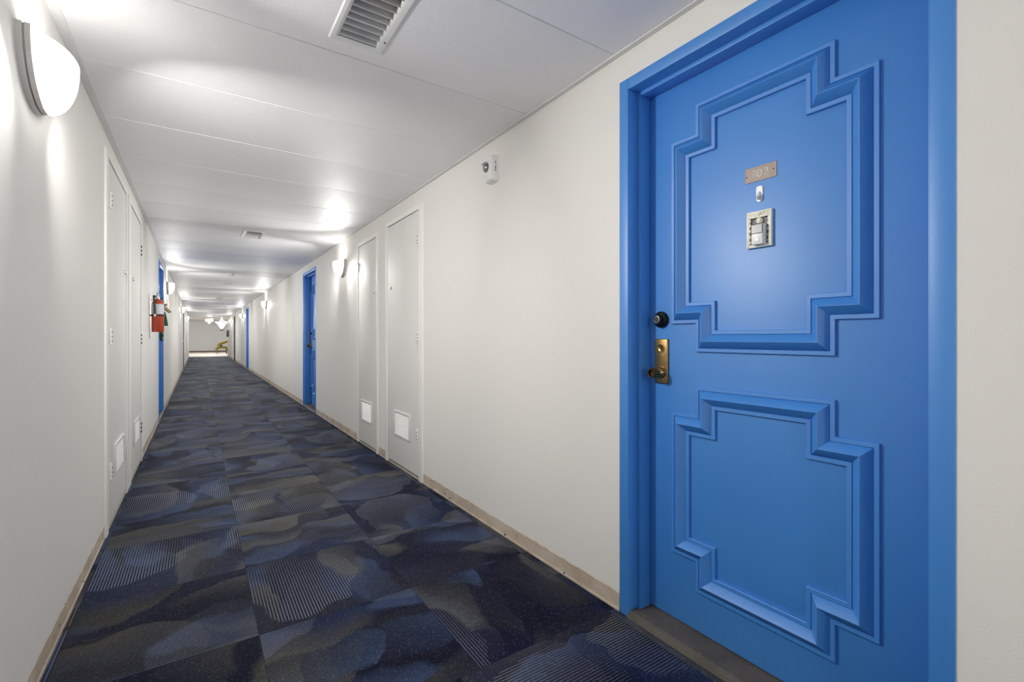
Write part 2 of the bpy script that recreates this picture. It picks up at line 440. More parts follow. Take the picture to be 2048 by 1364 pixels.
# ------------------------------------------------------------------ blue entry doors
def offset_poly(P, d):
    n = len(P); out = []
    area = sum(P[i][0]*P[(i+1) % n][1]-P[(i+1) % n][0]*P[i][1] for i in range(n))
    sg = 1 if area > 0 else -1
    for i in range(n):
        p0, p1, p2 = Vector(P[i-1]), Vector(P[i]), Vector(P[(i+1) % n])
        e1 = (p1-p0).normalized(); e2 = (p2-p1).normalized()
        n1 = Vector((-e1.y, e1.x))*sg; n2 = Vector((-e2.y, e2.x))*sg
        out.append((p1+(n1+n2)*d)[:])
    return out
def cross_outline(cy, hw, nw, zb, zsb, zst, zt):
    return [(cy-hw, zsb), (cy-hw, zst), (cy-nw, zst), (cy-nw, zt), (cy+nw, zt), (cy+nw, zst), (cy+hw, zst), (cy+hw, zsb), (cy+nw, zsb), (cy+nw, zb), (cy-nw, zb), (cy-nw, zsb)]
PROF = [(-.0140, -.001), (-.0140, .0085), (-.0125, .0098), (-.0012, .0098), (-.0002, .0062), (.0012, .0096), (.0244, .0315), (.0258, .0315),
        (.0488, .0096), (.0502, .0062), (.0512, .0098), (.0632, .0098), (.0647, .0085), (.0647, -.001)]
def blue_door(name, sx, x, y0, label, full):
    W, T = 1.021, 2.152; y1 = y0+W; fw = .0455
    D = lambda d: x+sx*d                     # depth into the wall
    r = root(name, (x, y0+W/2, 0), label, 'door', kind='structure')
    fr = B()
    a, c = y0+fw, y1-fw
    for ya, yb in ((y0, a), (c, y1)): fr.box(D(-.004), D(.15), ya, yb, 0, T, .0025)
    fr.box(D(-.004), D(.15), a, c, T-fw, T, .0025)
    fr.make('door_frame', M['blue'], r, 30)
    s = B()
    for ya, yb in ((a, a+.0165), (c-.0165, c)): s.box(D(.050), D(.109), ya, yb, .012, T-fw, .0015)
    s.box(D(.050), D(.109), a+.0165, c-.0165, T-fw-.0165, T-fw, .0015)
    s.make('door_stop', M['blue'], r, 30)
    lf = B().box(D(.1105), D(.150), a+.003, c-.003, .026, T-fw-.003, .002)
    lf.make('door_leaf', M['blue'], r, 30)
    cy = y0+.5130
    for nm, z4 in (('upper_moulding', (1.0770, 1.1830, 1.8555, 1.9655)), ('lower_moulding', (.1880, .2990, .8145, .9208))):
        O = cross_outline(cy, .3222, .2155, *z4); m = B()
        rings = [[(D(.1105-h), p[0], p[1]) for p in offset_poly(O, o)] for o, h in PROF]
        m.loft(rings, True, False)
        m.make(nm, M['blue'], r, 25)
    th = B()
    th.loft([[(D(d), yy, z) for d, z in ((.004, 0), (-.012, .0015), (-.006, .016), (.012, .022), (.149, .0225), (.149, 0))] for yy in (a+.001, c-.001)])
    th.make('threshold', M['worn'], r)
    # deadbolt
    yl = y0+.9015
    dz = 1.187
    d = B().lathe([(.033, -.002), (.033, .004), (.0315, .012), (.027, .0155), (.0225, .017), (.0205, .028), (.0185, .031), (.0, .031)], (D(.111), yl, dz), (-sx, 0, 0), 28)
    db = d.make('deadbolt', M['black'], r, 35)
    B().lathe([(.0150, .029), (.0150, .0335), (.0125, .0345), (.0118, .0325), (.0, .0325)], (D(.111), yl, dz), (-sx, 0, 0), 24).make('lock_cylinder', M['steel'], db, 35)
    B().lathe([(.0112, .0322), (.0108, .0332), (.0, .0332)], (D(.111), yl, dz), (-sx, 0, 0), 24).box(D(.111-.0330), D(.111-.0336), yl-.0012, yl+.0012, dz-.006, dz+.006).make('lock_face', M['tarnish'], db, 35)
    # long plate with knob
    yp = y0+.8985
    pl = B().box(D(.1112), D(.1010), yp-.031, yp+.031, .933, 1.1105, .004, 3)
    plate = pl.make('handle_plate', M['brass'], r, 35)
    B().lathe([(.0185, -.001), (.0180, .0022), (.0150, .0026), (.0125, .0005), (.0, .0003)], (D(.1010), yp, 1.074), (-sx, 0, 0), 26).make('keyhole_cup', M['brass'], plate, 40)
    B().box(D(.1008), D(.0985), yp-.0022, yp+.0022, 1.066, 1.080, .001).make('keyhole', M['brass_dark'], plate)
    kz = .977
    B().lathe([(.0235, -.001), (.0230, .006), (.0205, .013), (.016, .019), (.011, .022), (.011, .026)], (D(.1010), yp, kz), (-sx, 0, 0), 26).make('rose', M['brass'], plate, 40)
    kn = B().lathe([(.011, .022), (.0170, .026), (.0200, .033), (.0205, .040), (.0175, .056), (.0165, .058), (.0135, .058), (.0120, .050), (.0, .049)], (D(.1010), yp, kz), (-sx, 0, 0), 26)
    kn.make('knob', M['brass_dark'], plate, 40)
    fl = B()
    for k in range(12):
        an = 2*PI*k/12
        fl.tube([(D(.1010-q), yp+math.cos(an)*rr, kz+math.sin(an)*rr) for q, rr in ((.030, .0195), (.040, .0208), (.050, .0184), (.056, .0168))], .0015, 6)
    fl.make('knob_flute', M['brass'], plate, 60)
    if not full: return r
    # number plate
    npl = B().box(D(.1110), D(.1085), .7785, .8830, 1.6340, 1.6835, .0008).make('number_plate', M['bronze'], r)
    def stroke(w, pts, yc, zc, hgt):
        w.tube([(D(.1084), yc-(px-.5)*hgt*.62, zc+(pz-.5)*hgt) for px, pz in pts], .0015, 6)
    lt = B(); hg = .0235
    arc = lambda cx, cz, rx, rz, a0, a1, n=14: [(cx+rx*math.cos(math.radians(a0+(a1-a0)*k/n)), cz+rz*math.sin(math.radians(a0+(a1-a0)*k/n))) for k in range(n+1)]
    stroke(lt, arc(.45, .74, .42, .26, 140, -90)+arc(.45, .25, .50, .25, 90, -140), .8530, 1.6590, hg)
    stroke(lt, arc(.5, .5, .55, .5, 0, 360, 24), .8335, 1.6590, hg)
    stroke(lt, arc(.5, .70, .46, .30, 165, -35)+[(.05, 0), (1.0, 0)], .8130, 1.6590, hg)
    lt.make('numeral', M['letter'], npl, 60)
    for yy in (.8775, .7885):
        B().lathe([(.0024, -.0005), (.0022, .0012), (.0, .0016)], (D(.1085), yy, 1.6590 if yy < .8 else 1.655), (-sx, 0, 0), 12).make('screw', M['pin'], npl)
    # adhesive hook
    def tongue(w, yc, z0, z1, hw, d0, d1):
        pts = [(yc-hw, z0+hw)]+[(yc+hw*math.cos(t_), z0+hw+hw*math.sin(t_)) for t_ in [PI+PI*k/10 for k in range(1, 10)]]+[(yc+hw, z0+hw), (yc+hw, z1-hw*.5)]
        pts += [(yc+hw*math.cos(t_), z1-hw*.5+hw*.5*math.sin(t_)) for t_ in [PI*k/8 for k in range(1, 8)]]+[(yc-hw, z1-hw*.5)]
        w.prism(pts, lambda p, dd: (D(dd), p[0], p[1]), d0, d1)
    hk = B(); tongue(hk, .8335, 1.5640, 1.6160, .0105, .1110, .1070)
    hook = hk.make('adhesive_hook', M['plastic'], r, 30)
    B().tube([(D(.1070), .8335, 1.595), (D(.1035), .8335, 1.588), (D(.1020), .8335, 1.577), (D(.0985), .8335, 1.571), (D(.0935), .8335, 1.574), (D(.0925), .8335, 1.582)], [.0045, .0045, .004, .0036, .0034, .003], 8).make('hook_prong', M['plastic'], hook, 60)
    B().tube([(D(.1065), .8335-.010, 1.585), (D(.1035), .8335-.008, 1.576), (D(.0985), .8335, 1.5705), (D(.1035), .8335+.008, 1.576), (D(.1065), .8335+.010, 1.585)], .0013, 6).make('wire_clip', M['steel'], hook, 60)
    # cast knocker plate with peephole and a small doorbell
    ky0, ky1, kz0, kz1 = .7900, .8725, 1.4125, 1.5330
    kp = B().box(D(.1110), D(.1060), ky0+.004, ky1-.004, kz0+.004, kz1-.004)
    kpl = kp.make('knocker_plate', M['dull'], r)
    rim = B(); ed = .0105
    rim.box(D(.1110), D(.0985), ky0, ky0+ed, kz0, kz1, .002).box(D(.1110), D(.0985), ky1-ed, ky1, kz0, kz1, .002)
    rim.box(D(.1110), D(.0986), ky0+ed-.001, ky1-ed+.001, kz0+.0002, kz0+ed, .0015).box(D(.1110), D(.0986), ky0+ed-.001, ky1-ed+.001, kz1-.020, kz1-.0002, .0015)
    for zz in (kz1-.030, kz1-.045, 1.470, 1.450, 1.432):     # scrolled inner edge
        for yy in (ky0+ed, ky1-ed): rim.ball((D(.1020), yy, zz), .0030, .0042, .0070, 12)
    for k in range(7): rim.ball((D(.0990), ky0+.014+k*(ky1-ky0-.028)/6, kz1-.0195), .0022, .0060, .0042, 12)
    for k in range(5):                                        # sunburst ridges
        for sgy in (-1, 1):
            yc = (ky0+ky1)/2
            rim.tube([(D(.0980), yc+sgy*(.012), kz1-.006-k*.0022), (D(.0980), yc+sgy*.036, kz1-.004-k*.0050)], .0010, 5)
    rim.ball((D(.0965), (ky0+ky1)/2, kz1-.010), .0030, .0085, .0055, 14)
    rim.make('scroll_rim', M['gilt'], kpl, 40)
    B().lathe([(.0108, .0), (.0108, .005), (.0085, .010), (.006, .012), (.0, .0125)], (D(.1060), .8300, 1.5005), (-sx, 0, 0), 20).make('peephole', M['gilt'], kpl, 40)
    bx = B().box(D(.1060), D(.0800), .8075, .8465, 1.4190, 1.4855, .0035, 3)
    bx.make('doorbell', M['white'], kpl, 35)
    B().box(D(.0805), D(.0792), .8085, .8460, 1.4545, 1.4850, .0015).make('doorbell_camera', M['blackp'], kpl)
    B().lathe([(.0075, -.0005), (.0075, .0010), (.0058, .0012), (.0052, .0004), (.0, .0006)], (D(.0800), .8270, 1.4350), (-sx, 0, 0), 22).make('doorbell_button', M['plastic'], kpl, 40)
    return r
blue_door('door_1', 1, XR, .3262, 'blue panelled door numbered 302 in blue frame, nearest on the right', True)
blue_door('door_4', 1, XR, 7.2925, 'recessed blue door on the right wall just beyond the two closets', False)
blue_door('door_5', 1, XR, 18.28, 'distant blue door on the right wall, near the lobby', False)
blue_door('door_8', -1, XL, 7.715, 'blue door on the left wall, wreath hanging on it', False)

# ------------------------------------------------------------------ closet doors
def grille(r, sx, x, ya, yb, za, zb, closed=False):
    D = lambda d: x+sx*d
    g = B(); e = .022; f0, f1 = -.004, -.016
    g.box(D(f0), D(f1), ya, ya+e, za, zb, .002).box(D(f0), D(f1), yb-e, yb, za, zb, .002)
    g.box(D(f0), D(f1), ya+e, yb-e, za, za+e*.8, .002).box(D(f0), D(f1), ya+e, yb-e, zb-e*.8, zb, .002)
    go = g.make('vent_grille', M['grille'], r, 30)
    bl = B(); n = 11
    for k in range(n):
        z = za+e*.8+(zb-za-e*1.6)*(k+.5)/n; hz = (zb-za-e*1.6)/n*.5
        bl.loft([[(D(-.005), yy, z+hz*1.0), (D(-.0135), yy, z-hz*.55), (D(-.0145), yy, z-hz*.75), (D(-.0060), yy, z+hz*.75)] for yy in (ya+e*.8, yb-e*.8)])
    bl.make('louvre', M['grille'], go)
    B().box(D(-.0035), D(-.0045), ya+.01, yb-.01, za+.01, zb-.01).make('vent_backing', M['dull'], go)
def closet(name, sx, x, o, slab, zt, label, hinge_at, latch_y, g, style):
    y0, y1, T = o; D = lambda d: x+sx*d
    r = root(name, (x, (y0+y1)/2, 0), label, 'door', kind='structure')
    a, c = slab
    fr = B()
    fr.box(D(-.011), D(.10), y0, a-.003, 0, T, .002).box(D(-.011), D(.10), c+.003, y1, 0, T, .002)
    fr.box(D(-.011), D(.10), a-.003, c+.003, zt+.007, T, .002)
    fr.make('door_frame', M['casing'], r, 30)
    B().box(D(-.005), D(.033), a, c, .030, zt, .002).make('door_leaf', M['slab'], r, 30)
    B().box(D(-.004), D(.10), a-.003, c+.003, 0, .012, .002).make('threshold', M['sill'], r)
    B().box(D(.036), D(.040), a-.003, c+.003, .012, zt+.007).make('gap_shade', M['dark'], r)  # sheet added behind the leaf; shade of the gaps put into its near-black colour
    yh, kind = hinge_at
    for zh in style['hz']:
        hz = .047
        if kind == 'white':
            h = B().box(D(-.005), D(-.0085), yh-.030, yh+.030, zh-hz, zh+hz, .001)
            h.tube([(D(-.013), yh, zh-hz), (D(-.013), yh, zh+hz)], .006, 10)
            ho = h.make('hinge', M['hinge'], r, 40)
            s = B()
            for q in (-.62, -.12, .48): s.box(D(-.0165), D(-.0196), yh-.0042, yh+.0042, zh+hz*q-.0052, zh+hz*q+.0052, .001)
            s.make('hinge_screw', M['pin'], ho)
        elif kind == 'dark':
            h = B().box(D(-.005), D(-.0080), yh-.020, yh+.020, zh-hz, zh+hz, .001).make('hinge', M['hinge'], r, 40)
            s = B()
            for q in (-.75, 0, .75): s.box(D(-.0080), D(-.0140), yh-.016, yh+.016, zh+hz*q-.0085, zh+hz*q+.0085, .001)
            s.make('hinge_knuckle', M['pin'], h)
        else:
            h = B().box(D(-.005), D(-.0115), yh-.02, yh+.045, zh-hz, zh+hz, .001)
            h.tube([(D(-.016), yh-.02, zh-hz), (D(-.016), yh-.02, zh+hz)], .0075, 10)
            h.make('hinge', M['steel'], r, 40)
    la = B().lathe([(.0150, -.001), (.0150, .005), (.0125, .0075), (.0085, .008), (.0070, .005), (.0, .005)], (D(-.005), latch_y, style['lz']), (-sx, 0, 0), 20)
    lo = la.make('latch', M['steel'], r, 40)
    B().box(D(-.0095), D(-.0125), latch_y-.0025, latch_y+.0025, style['lz']-.007, style['lz']+.007).make('key_slot', M['black'], lo)
    grille(r, sx, x, *g)
    return r
closet('door_2', 1, XR, R_OPEN[1], (3.430, 4.155), 2.104, 'off-white closet door with louvred grille, nearer of the two on the right', (3.452, 'white'), 4.066,
       (3.600, 3.978, .268, .486), dict(hz=(1.877, 1.116, .351), lz=1.551))
closet('door_3', 1, XR, R_OPEN[2], (4.474, 5.077), 2.074, 'narrow off-white closet door with silver hinge beside the right wall sconce', (5.080, 'steel'), 4.562,
       (4.594, 4.972, .252, .466), dict(hz=(1.855,), lz=1.553))
closet('door_6', -1, XL, L_OPEN[0], (3.500, 4.315), 2.134, 'off-white closet door with white hinges, nearest door on the left', (3.560, 'white'), 4.250,
       (3.735, 4.150, .268, .462), dict(hz=(1.914, 1.124, .338), lz=1.571))
closet('door_7', -1, XL, L_OPEN[1], (4.575, 5.345), 2.122, 'off-white closet door with dark hinge knuckles, second door on the left', (5.352, 'dark'), 4.743,
       (4.780, 5.180, .246, .440), dict(hz=(1.892, 1.100, .306), lz=1.573))
def grey_door(name, sx, x, o, label):
    y0, y1, T = o; D = lambda d: x+sx*d
    r = root(name, (x, (y0+y1)/2, 0), label, 'door', kind='structure')
    f = B().box(D(-.006), D(.12), y0, y0+.05, 0, T, .002).box(D(-.006), D(.12), y1-.05, y1, 0, T, .002).box(D(-.006), D(.12), y0+.05, y1-.05, T-.05, T, .002)
    f.make('door_frame', M['grey_door'], r)
    B().box(D(.06), D(.10), y0+.05, y1-.05, .01, T-.05, .002).make('door_leaf', M['grey_door'], r)
    B().lathe([(.025, 0), (.025, .006), (.011, .010), (.011, .03), (.024, .04), (.026, .055), (.015, .065), (0, .066)], (D(.06), y1-.12, .98), (-sx, 0, 0), 18).make('knob', M['steel'], r, 40)
grey_door('door_9', 1, XR, R_OPEN[5], 'dark grey door far down the right wall before the lobby')
grey_door('door_10', -1, XL, L_OPEN[3], 'dark grey door far down the left wall')

# ------------------------------------------------------------------ wall sconces
def ell(a, h, n=24): return [(a*math.cos(PI+PI*k/n), h*math.sin(PI+PI*k/n)) for k in range(n+1)]
def make_sconce(loc, label):
    """built for the left wall: +X points into the hall; origin at the middle of the flat top, on the wall"""
    r = root('wall_sconce', loc, label, 'lamp', 'half-bowl wall sconces along the corridor')
    o = Vector(loc); w = B()
    for a, h, d0, d1 in ((.176, .192, 0, .015), (.166, .182, .015, .019), (.172, .188, .019, .032)):
        w.prism(ell(a, h), lambda p, dd: (o.x+dd, o.y+p[0], o.z+p[1]), d0, d1)
    w.make('back_plate', M['plaster'], r, 40)
    g = B(); a, h, pr, n, m = .162, .176, .078, 20, 10
    def sh(k, a_, h_, p_):
        rings = []
        for i in range(m+1):
            la = (PI/2)*i/m
            rings.append([(o.x+.030+p_*math.sin(PI*q/n)*math.cos(la), o.y+a_*math.cos(PI*q/n)*math.cos(la)*1.0, o.z-.012-h_*math.sin(la)) for q in range(n+1)])
        return rings
    outer = sh(0, a, h, pr); inner = sh(0, a-.006, h-.006, pr-.006)
    g.loft(outer, False, False)
    for q in range(n): g.quad(outer[0][q], outer[0][q+1], inner[0][q+1], inner[0][q])
    for f in g.b.faces: f.tag = True
    g.loft(inner, False, False)
    for f in g.b.faces: f.material_index = 0 if f.tag else 1
    bmesh.ops.remove_doubles(g.b, verts=g.b.verts[:], dist=1e-5)
    gs = g.make('glass_shade', M['shade'], r, 60); gs.data.materials.append(M['shade_in'])
    for yaw in (-49, 49):          # two bulbs shining out through the glass, up and down the hall
        lp = bpy.data.lights.new('sconce_bulb', 'AREA'); lp.shape = 'ELLIPSE'; lp.size = .10; lp.size_y = .10
        lp.spread = math.radians(120); lp.energy = 30.0; lp.color = (1, .98, .95)
        lo = bpy.data.objects.new('bulb', lp); COL.objects.link(lo); lo.parent = r
        lo.location = (.052, math.copysign(.045, yaw), -.075)
        lo.rotation_euler = (PI/2-math.radians(23), 0, -PI/2+math.radians(yaw))
    lp = bpy.data.lights.new('sconce_uplight', 'POINT'); lp.energy = .55; lp.shadow_soft_size = .022; lp.color = (1, .98, .95)
    lo = bpy.data.objects.new('uplight', lp); COL.objects.link(lo); lo.parent = r; lo.location = (.062, 0, -.040)
    return r
ZS = 2.020
sc0 = make_sconce((XL, 2.064, ZS), 'large lit half-bowl sconce in the near left corner of the ceiling')
for y, side, lb in ((9.685, 0, 'lit half-bowl sconce on the left wall above and beyond the red extinguisher'),
                    (17.25, 0, 'third lit half-bowl sconce down the left wall'),
                    (24.90, 0, 'last lit half-bowl sconce on the left wall, by the lobby'),
                    (5.760, 1, 'lit half-bowl sconce on the right wall beside the narrow closet door'),
                    (13.35, 1, 'lit half-bowl sconce between the two blue doors far down the right wall'),
                    (20.95, 1, 'lit half-bowl sconce on the right wall just past the farthest blue door'),
                    (28.55, 1, 'last lit half-bowl sconce on the right wall, by the lobby'),
                    (-1.90, 1, 'lit half-bowl sconce on the right wall behind the camera'),
                    (-4.6, 0, 'lit half-bowl sconce on the left wall behind the camera')):
    dup(sc0, (XR if side else XL, y, ZS), PI if side else 0, lb)

# ------------------------------------------------------------------ ceiling vents
def make_vent(y0, y1, label):
    cx, cy = (VX0+VX1)/2, (y0+y1)/2; L = y1-y0; hw = (VX1-VX0)/2
    r = root('ceiling_vent', (cx, cy, H), label, 'vent', 'air vents in the corridor ceiling')
    f = B(); e = .030
    prof = [(-.004, .004), (.0, -.0045), (.004, -.0095), (.018, -.0095), (.030, -.0040), (.030, .012)]
    def ring(off, z): return [(cx-hw+off, y0+off, H+z), (cx+hw-off, y0+off, H+z), (cx+hw-off, y1-off, H+z), (cx-hw+off, y1-off, H+z)]
    f.loft([ring(o_, z) for o_, z in prof], True, False)
    f.make('vent_frame', M['white'], r, 30)
    bl = B(); n = 10
    for k in range(n):
        y = y0+e+.012+(L-2*e-.024)*k/(n-1)
        ang = math.radians(34-84*k/(n-1))
        pts = []
        for q in range(6):
            s_ = q/5; an = ang*(1-.5*s_)
            pts.append((y+math.sin(an)*.030*s_, -.006+math.cos(an)*.030*s_))
        th = .0012
        outl = pts+[(p[0]+th, p[1]) for p in reversed(pts)]
        bl.prism(outl, lambda p, xx: (xx, p[0], H+p[1]), cx-hw+.027, cx+hw-.027)
    bl.make('blade', M['slat'], r, 30)
    B().box(cx-hw+.026, cx-hw+.028, y0+.026, y1-.026, H-.004, H+.12).box(cx+hw-.028, cx+hw-.026, y0+.026, y1-.026, H-.004, H+.12).box(cx-hw+.026, cx+hw-.026, y0+.026, y0+.028, H-.004, H+.12).box(cx-hw+.026, cx+hw-.026, y1-.028, y1-.026, H-.004, H+.12).box(cx-hw+.026, cx+hw-.026, y0+.026, y1-.026, H+.12, H+.122).make('duct', M['duct'], r)
    B().lathe([(.0045, 0), (.0035, .0018), (0, .002)], (cx+hw-.012, y1-.09, H-.0095), (0, 0, -1), 12).make('screw', M['pin'], r)
    return r
v0 = make_vent(*VENTS[0], 'large louvred white vent in the ceiling nearest the camera')
for (a, c), lb in zip(VENTS[1:], ('white louvred ceiling vent, second along, in line with the right wall sconce', 'third white ceiling vent along, just past the smoke detector', 'farthest small ceiling vent near the lobby end')):
    dup(v0, ((VX0+VX1)/2, (a+c)/2, H), 0, lb)

# ------------------------------------------------------------------ smoke detector
r = root('smoke_detector', (.50, 9.9, H), 'small white smoke detector on the ceiling between the second and third vents', 'smoke detector')
B().lathe([(.075, -.004), (.075, .012), (.070, .016), (.055, .020)], (.50, 9.9, H), (0, 0, -1), 28).make('base', M['plastic'], r, 40)
B().lathe([(.052, .018), (.055, .030), (.042, .046), (.030, .050), (0, .051)], (.50, 9.9, H), (0, 0, -1), 28).make('sensor_cover', M['white'], r, 40)

# ------------------------------------------------------------------ fire alarm strobe
def strobe():
    ya, yb, za, zb = 2.276, 2.378, 2.008, 2.163
    r = root('alarm_strobe', (XR, (ya+yb)/2, za), 'white fire alarm strobe high on the right wall', 'fire alarm')
    def rr(y0, y1, z0, z1, rad, n=5):
        P = []
        for cyy, czz, a0 in ((y1-rad, z1-rad, 0), (y0+rad, z1-rad, 90), (y0+rad, z0+rad, 180), (y1-rad, z0+rad, 270)):
            for k in range(n+1):
                an = math.radians(a0+90*k/n); P.append((cyy+rad*math.cos(an), czz+rad*math.sin(an)))
        return P
    b = B()
    rings = []
    for d, ins in ((0, 0), (.004, .0), (.0045, .002), (.034, .004), (.044, .009), (.050, .018)):
        rings.append([(XR-d, p[0], p[1]) for p in rr(ya+ins, yb-ins, za+ins, zb-ins, .018)])
    b.loft(rings)
    b.make('housing', M['plastic'], r, 35)
    B().box(XR-.046, XR-.0515, ya+.024, yb-.018, za+.030, zb-.024, .004, 3).make('face_plate', M['white'], r, 35)
    zc = 2.092; yc = (ya+yb)/2+.002
    ln = B().lathe([(.027, -.004), (.027, .004), (.022, .006)], (XR-.0515, yc, zc), (-1, 0, 0), 22)
    lo = ln.make('lens_ring', M['dull'], r, 40)
    B().ball((XR-.057, yc, zc), .012, .020, .020, 16).make('lens', M['lens'], lo, 60)
    B().box(XR-.055, XR-.072, yc-.024, yc+.024, zc+.015, zc+.026, .003).make('lens_hood', M['steel'], lo, 40)
    B().box(XR-.060, XR-.072, yc-.006, yc+.006, zc-.020, zc+.016, .002).make('flash_tube', M['lens'], lo)
    # FIRE, lettered down the near side
    L = {'F': [[(0, 0), (0, 1), (1, 1)], [(0, .52), (.8, .52)]], 'I': [[(.5, 0), (.5, 1)]],
         'R': [[(0, 0), (0, 1), (.8, 1), (1, .78), (.8, .52), (0, .52)], [(.45, .52), (1, 0)]], 'E': [[(1, 0), (0, 0), (0, 1), (1, 1)], [(0, .52), (.8, .52)]]}
    w = B()
    for k, ch in enumerate('FIRE'):
        for pl in L[ch]:
            w.tube([(XR-.0235+px*.008, ya+.0028, zb-.052-k*.0142+pz*.009) for px, pz in pl], .0013, 5)
    w.make('lettering', M['redmark'], r)
strobe()

# ------------------------------------------------------------------ extinguishers
def extinguisher(x, sx, y, z0, label, body, lab, sc=1.0):
    """sx=+1 means the wall lies towards +X"""
    D = lambda d: x-sx*d
    r = root('fire_extinguisher', (x, y, z0), label, 'fire extinguisher', 'wall-hung fire extinguishers')
    cx = D(.072); R_ = .054
    B().lathe([(.048, 0), (R_, .008), (R_, .285), (.050, .315), (.036, .340), (.020, .352), (.017, .362)], (cx, y, z0), (0, 0, 1), 32).make('cylinder', body, r, 40)
    B().box(D(.0), D(.006), y-.02, y+.02, z0-.07, z0+.40, .002).make('wall_bracket', M['steel'], r)
    st = B()
    st.lathe([(R_+.0005, .168), (R_+.003, .169), (R_+.003, .186), (R_+.0005, .187)], (cx, y, z0), (0, 0, 1), 32, False)
    st.box(D(.004), D(.03), y-.012, y+.012, z0+.168, z0+.187)
    st.make('strap', M['blackp'], r, 40)
    n = 14; a0, a1 = (-150, -10)
    rings = [[(cx+sx*-1*(R_+.001)*math.cos(math.radians(an)), y+(R_+.001)*math.sin(math.radians(an)), z0+zz) for an in [a0+(a1-a0)*k/n for k in range(n+1)]] for zz in (.192, .300)]
    if lab: B().loft(rings, False, False).make('label', M['label'], r, 60)
    B().lathe([(.019, .352), (.019, .392), (.014, .398), (0, .399)], (cx, y, z0), (0, 0, 1), 18).make('valve', M['steel'], r, 40)
    B().box(cx-.010, cx+.010, y-.070, y+.012, z0+.392, z0+.400, .002).box(cx-.010, cx+.010, y-.078, y+.012, z0+.412, z0+.419, .002).box(cx-.008, cx+.008, y-.002, y+.014, z0+.39, z0+.419, .002).make('lever', M['steel'], r, 30)
    B().lathe([(.014, 0), (.014, .010), (0, .011)], (cx-.0, y-.018, z0+.378), (0, -1, 0), 16).make('gauge', M['white'], r, 40)
    hs = [(cx+sx*.012, y+.0, z0+.380), (cx+sx*.034, y-.030, z0+.385), (cx+sx*.030, y-.058, z0+.350), (cx+sx*.026, y-.060, z0+.28), (cx+sx*.024, y-.060, z0+.19)]
    B().tube(hs, .0095, 10).make('hose', M['blackp'], r, 60)
    B().tube([(cx+sx*.024, y-.060, z0+.19), (cx+sx*.022, y-.060, z0+.165)], [.012, .009], 10).make('nozzle', M['white'], r, 60)
    B().tube([(D(0), y, z0+.345), (cx, y, z0+.345)], .004, 6).make('hanger', M['steel'], r)
    return r
extinguisher(XL, -1, 6.335, 1.172, 'red fire extinguisher hanging on the left wall', M['red'], True)
extinguisher(XR, 1, 30.4, 1.13, 'dark extinguisher hanging at the far end of the right wall', M['grey_ext'], False)

# ------------------------------------------------------------------ wreath on the left blue door
def wreath():
    xd, yc, zc, R_ = XL-.1105+.012, 8.18, 1.35, .235
    r = root('door_wreath', (xd, yc, zc-R_-.06), 'green wreath with tan bow and green ribbon on the left blue door', 'wreath')
    rng = random.Random(11); w = B()
    w.lathe([(R_-.02, -.0), (R_+.02, .0), (R_+.035, .04), (R_, .08), (R_-.035, .04)], (xd, yc, zc), (1, 0, 0), 30, False)
    for k in range(760):
        an = rng.uniform(0, 2*PI); rr = R_+rng.gauss(0, .026); dx = rng.uniform(.010, .095)
        p = Vector((xd+dx, yc+rr*math.cos(an), zc+rr*math.sin(an)))
        d = Vector((rng.uniform(.0, .8), rng.uniform(-1, 1), rng.uniform(-1, 1))).normalized()
        u = d.cross(Vector((rng.random(), rng.random(), rng.random()))).normalized()
        L = rng.uniform(.035, .065); q = p+d*L; md = p+d*L*.5
        w.quad(p, md+u*.012, q, md-u*.012)
    w.make('foliage', M['leaf'], r)
    s = B()
    s.loft([[(xd+.10+(.03+sp)*math.cos(t_)*.9, yc+.02+sp*math.sin(t_), z) for t_ in [2*PI*k/14 for k in range(14)]] for sp, z in ((.020, 1.475), (.034, 1.42), (.048, 1.35), (.060, 1.275))])
    s.make('ribbon', M['felt'], r, 60)
    b = B()
    b.ball((xd+.075, yc+.02, 1.53), .045, .05, .055, 14)
    for a in ((.12, .02, -.02), (.15, .05, -.045), (.11, -.05, .03), (.135, .0, -.055)):
        b.tube([(xd+.075, yc+.02, 1.53), (xd+.075+a[0]*.55, yc+.02+a[1], 1.53+a[2]*.6+.015), (xd+.06+a[0], yc+.02+a[1]*1.4, 1.53+a[2]*1.3)], [.022, .020, .010], 8)
    b.tube([(xd+.06, yc, 1.56), (xd+.045, yc, 1.60), (xd+.02, yc, 1.62)], [.03, .02, .008], 8)
    b.make('bow', M['raffia'], r, 60)
wreath()

# ------------------------------------------------------------------ lobby: chandelier, pendant, chair, rug, wall sign
cx_, cy_ = .25, 36.0
r = root('chandelier', (cx_+.34, cy_, LOB_H), 'round lit chandelier hanging in the lobby', 'chandelier')
X0 = cx_+.34
B().tube([(X0, cy_, LOB_H), (X0, cy_, 2.3)], .012, 8).make('stem', M['crystal'], r)
B().lathe([(.10, 0), (.09, .03), (.02, .05)], (X0, cy_, LOB_H), (0, 0, -1), 20).make('canopy', M['crystal'], r, 40)
B().lathe([(.20, 2.285), (.21, 2.285), (.21, 2.315), (.20, 2.315)], (X0, cy_, 0), (0, 0, 1), 32, False).make('ring', M['crystal'], r, 40)
for k in range(8):
    an = 2*PI*k/8
    B().ball((X0+.16*math.cos(an), cy_+.16*math.sin(an), 2.19), .065, None, .07, 14).make('glass_globe', M['glow'], r, 60)
    B().tube([(X0, cy_, 2.32), (X0+.16*math.cos(an), cy_+.16*math.sin(an), 2.26)], .008, 6).make('arm', M['crystal'], r)
B().ball((X0, cy_, 2.06), .07, None, .07, 14).make('glass_globe', M['glow'], r, 60)
X1, Y1 = 1.27, 36.0
r = root('pendant_lamp', (X1, Y1, LOB_H), 'cone shaped lit glass pendant hanging above the yellow chair', 'lamp')
